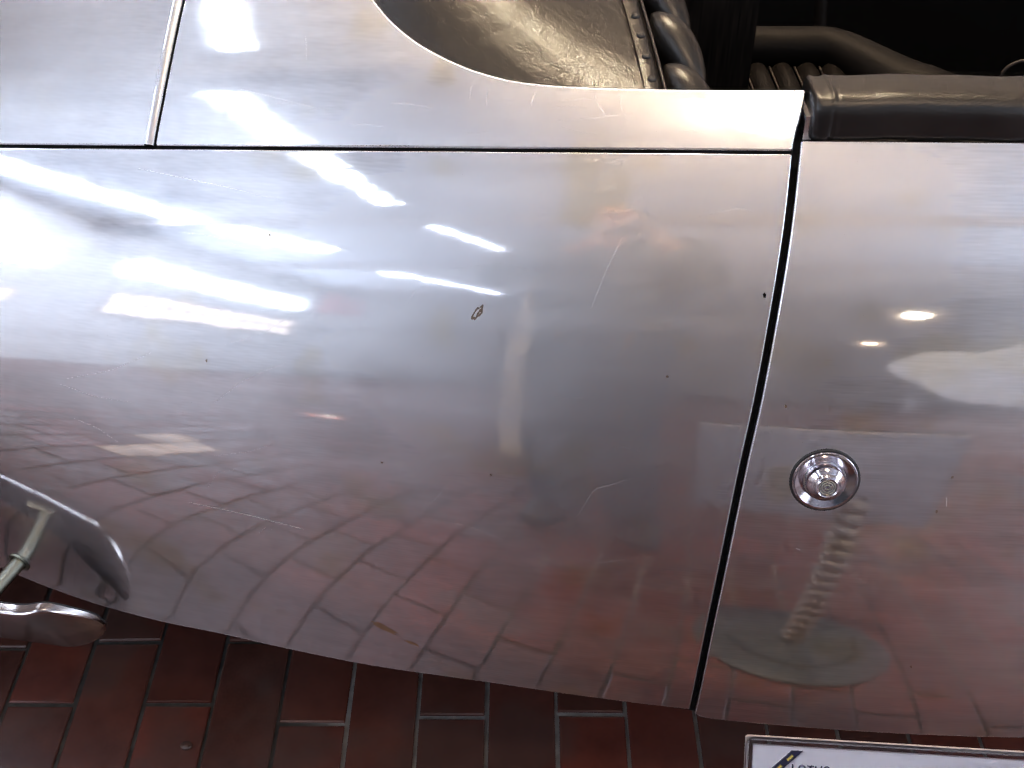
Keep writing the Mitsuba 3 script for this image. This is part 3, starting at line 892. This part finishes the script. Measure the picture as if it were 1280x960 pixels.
band = sg.Polygon([(.0335, -.0085), (.0420, -.0085), (.0075, -.0430), (.0075, -.0345)])
put('printed_band', flat(band, d0), 'ink', sheet_key)
for k in range(4):
    a = np.array([.0345, -.0120]) + np.array([-.0078, -.0078]) * k
    dsh = sg.LineString([a, a + np.array([-.0040, -.0040])]).buffer(.0009, cap_style=2)
    put('band_dash', flat(dsh, d0 + .00012), 'yellow_ink', sheet_key)
tx = text_mesh('LOTUS', .0062, .00008, bold=True)
tx.apply_translation((.0335, -.0252, d0))
put('lettering', place(tx, TL, pu, pvv, pn), 'ink', sheet_key)

# chip of brick lying in a floor joint
chip = trimesh.creation.icosphere(2, .0075)
chip.vertices *= 1 + .5 * (nfbm(chip.vertices * 160, 3, 2)[:, None] - .5)
chip.apply_scale((1, .9, .55))
chip.apply_translation((-.4185, .882, .003))
ck = put('brick_chip', chip, 'brick_tone_4', smooth=False)
labels[ck] = {'label': 'small dark chip of brick lying in a floor joint below the bumper', 'category': 'chip'}

# ------------------------------------------------------------------ the photographer, mirrored in the panel
def ball(c, r, n=16):
    return m3.Manifold.sphere(r, n).translate([float(q) for q in c])


def bones(chain, n=16):
    out = []
    for (a, ra), (b, rb) in zip(chain[:-1], chain[1:]):
        out.append(m3.Manifold.batch_hull([ball(a, ra, n), ball(b, rb, n)]))
    return out


def fuse(parts, edge=.02, it=8):
    m = m3.Manifold.batch_boolean(parts, m3.OpType.Add).refine_to_length(edge)
    g = m.to_mesh()
    t = trimesh.Trimesh(g.vert_properties[:, :3], g.tri_verts)
    trimesh.smoothing.filter_taubin(t, iterations=it)
    return t


def A3(*q):
    return np.array(q, float)


who = thing('person', 'person in a grey blue long sleeved shirt and jeans holding up a compact camera', 'person')
ox, oy = -.07, -.27                                   # between the feet
J = dict(neck=A3(ox, oy + .03, 1.41), chest=A3(ox, oy, 1.24), waist=A3(ox, oy - .02, 1.02), hip=A3(ox, oy - .03, .90), head=A3(ox, oy + .06, 1.555))
sk = []
tor = [m3.Manifold.batch_hull([ball(A3(ox + sx * .13, oy, 1.34), .07), ball(A3(ox + sx2 * .11, oy - .02, 1.04), .085)]) for sx in (-1, 1) for sx2 in (-1, 1)]
tor += [m3.Manifold.batch_hull([ball(A3(ox - .17, oy, 1.37), .055), ball(A3(ox + .17, oy, 1.37), .055), ball(A3(ox - .11, oy - .02, 1.03), .09), ball(A3(ox + .11, oy - .02, 1.03), .09)]),
        m3.Manifold.batch_hull([ball(A3(ox - .11, oy - .02, 1.05), .09), ball(A3(ox + .11, oy - .02, 1.05), .09), ball(A3(ox - .10, oy - .03, .90), .105), ball(A3(ox + .10, oy - .03, .90), .105)])]
arms, hands, sleeves = [], [], []
for sx in (-1, 1):
    sh, el, wr = A3(ox + sx * .185, oy, 1.37), A3(ox + sx * .245, oy + .11, 1.13), A3(ox + sx * .085 + .06, oy + .210, 1.285)
    arms += bones([(sh, .058), (el, .045), (wr, .031)])
    sleeves += bones([(sh, .060), (el, .049), (el * .35 + wr * .65, .038)])
    d = A3(-sx * .5, .35, .8)
    palm = wr + A3(-sx * .012, .015, .045)
    hp = [m3.Manifold.batch_hull([ball(wr, .024), ball(palm + A3(0, .014, .016), .016), ball(palm + A3(0, -.018, .016), .016)])]
    for fi in range(4):
        b0 = palm + A3(-sx * .004, .016 - .011 * fi, .018 - .002 * fi)
        ln = (.030, .034, .032, .025)[fi]
        b1, b2 = b0 + A3(-sx * ln * .55, .004, ln * .6), b0 + A3(-sx * ln * 1.4, .002, ln * .35)
        hp += bones([(b0, .0088), (b1, .0078), (b2, .0066)], 10)
    hp += bones([(wr + A3(-sx * .010, .004, .025), .0115), (wr + A3(-sx * .038, -.006, .030), .0095), (wr + A3(-sx * .058, -.004, .042), .008)], 10)
    hands += hp
legs = []
for sx in (-1, 1):
    legs += bones([(A3(ox + sx * .085, oy - .03, .88), .105), (A3(ox + sx * .080, oy + .0, .48), .078), (A3(ox + sx * .082, oy - .03, .09), .060)])
feet = []
for sx in (-1, 1):
    feet.append(m3.Manifold.batch_hull([ball(A3(ox + sx * .11, oy - .06, .045), .040), ball(A3(ox + sx * .115, oy + .06, .035), .035), ball(A3(ox + sx * .12, oy + .13, .030), .028)]))
hd = [m3.Manifold.sphere(1, 32).scale([.075, .095, .115]).translate([*J['head']]), m3.Manifold.batch_hull([ball(J['head'] + A3(0, .045, -.06), .045), ball(J['head'] + A3(0, .06, -.085), .026)]),
      m3.Manifold.batch_hull([ball(J['head'] + A3(0, .088, .012), .010), ball(J['head'] + A3(0, .104, -.018), .013)])]
hd += [ball(J['head'] + A3(sx * .076, -.005, -.005), .020) for sx in (-1, 1)]
hd += bones([(J['head'] + A3(0, -.01, -.06), .056), (J['neck'] + A3(0, -.01, -.05), .060)])
body = fuse(tor + arms + legs + feet + hd + hands, .016, 4)
put('body', body, 'skin', who, smooth=True)
def puffed(mesh, d):
    m = mesh.copy()
    m.vertices = m.vertices + m.vertex_normals * d
    return m
put('shirt', puffed(fuse(tor + sleeves, .02, 4), .010), 'jacket_cloth', who, smooth=True)
hipm = [m3.Manifold.batch_hull([ball(A3(ox - .10, oy - .03, .97), .10), ball(A3(ox + .10, oy - .03, .97), .10), ball(A3(ox - .095, oy - .03, .86), .105), ball(A3(ox + .095, oy - .03, .86), .105)])]
put('jeans', puffed(fuse(hipm + legs, .02, 4), .010), 'denim', who, smooth=True)
put('shoe', puffed(fuse([feet[0]], .012, 4), .006), 'black_rubber', who, smooth=True)
put('shoe', puffed(fuse([feet[1]], .012, 4), .006), 'black_rubber', who, smooth=True)
hr = m3.Manifold.sphere(1, 32).scale([.083, .102, .118]).translate([*(J['head'] + A3(0, -.008, .012))]) - m3.Manifold.cube([.3, .3, .3], True).translate([*(J['head'] + A3(0, .165, -.10))])
put('hair', fuse([hr], .012, 4), 'hair', who, smooth=True)
for sx in (-1, 1):
    e = trimesh.creation.icosphere(2, .012)
    e.apply_translation(J['head'] + A3(sx * .031, .080, .010))
    put('eye', e, 'white_paint', who, smooth=True)
mo = trimesh.creation.icosphere(2, .02)
mo.apply_scale((1, .3, .28))
mo.apply_translation(J['head'] + A3(0, .093, -.052))
put('mouth', mo, 'red_cloth', who, smooth=True)
bag_stand_in = thing('lit_edge_shape', 'pale hanging shape added beside the person for the lit edge of the figure', 'bag_stand_in')  # added pale shape standing in for the bright edge along the figure
bgm = trimesh.creation.box((.04, .08, .66)).subdivide().subdivide().subdivide()
bgm.vertices[:, 0] *= 1 + .15 * np.cos(bgm.vertices[:, 2] * 4) * np.cos(bgm.vertices[:, 1] * 8)
bgm.apply_translation((ox - .170, oy + .04, .62))
put('edge_slab', bgm, 'lit_edge_grey', bag_stand_in, smooth=50)
put('edge_cord', tube([(ox - .170, oy - .06, .86), (ox - .20, oy - .07, 1.15), (ox - .14, oy - .03, 1.455), (ox - .19, oy + .07, 1.25), (ox - .170, oy + .08, .86)], .012, 10), 'lit_edge_grey', bag_stand_in, smooth=40)
cam = thing('compact_camera', 'small grey compact camera held up in both hands', 'camera')
cb = trimesh.creation.box((.092, .024, .056))
cb.apply_transform(trimesh.transformations.rotation_matrix(-PITCH, (1, 0, 0)))
cb.apply_translation((0, -.040, CAM_H + .012))
put('camera_body', cb, 'camera_grey', cam)
ring = lathe([(0, -.012), (.021, -.012), (.021, .006), (.017, .008), (.015, .004), (0, .004)], 40)
a_, b_, n_ = frame_from((0, math.cos(PITCH), -math.sin(PITCH)))
put('lens_ring', place(ring, (0, -.022, CAM_H + .014), a_, b_, n_), 'chrome', cam, smooth=30)
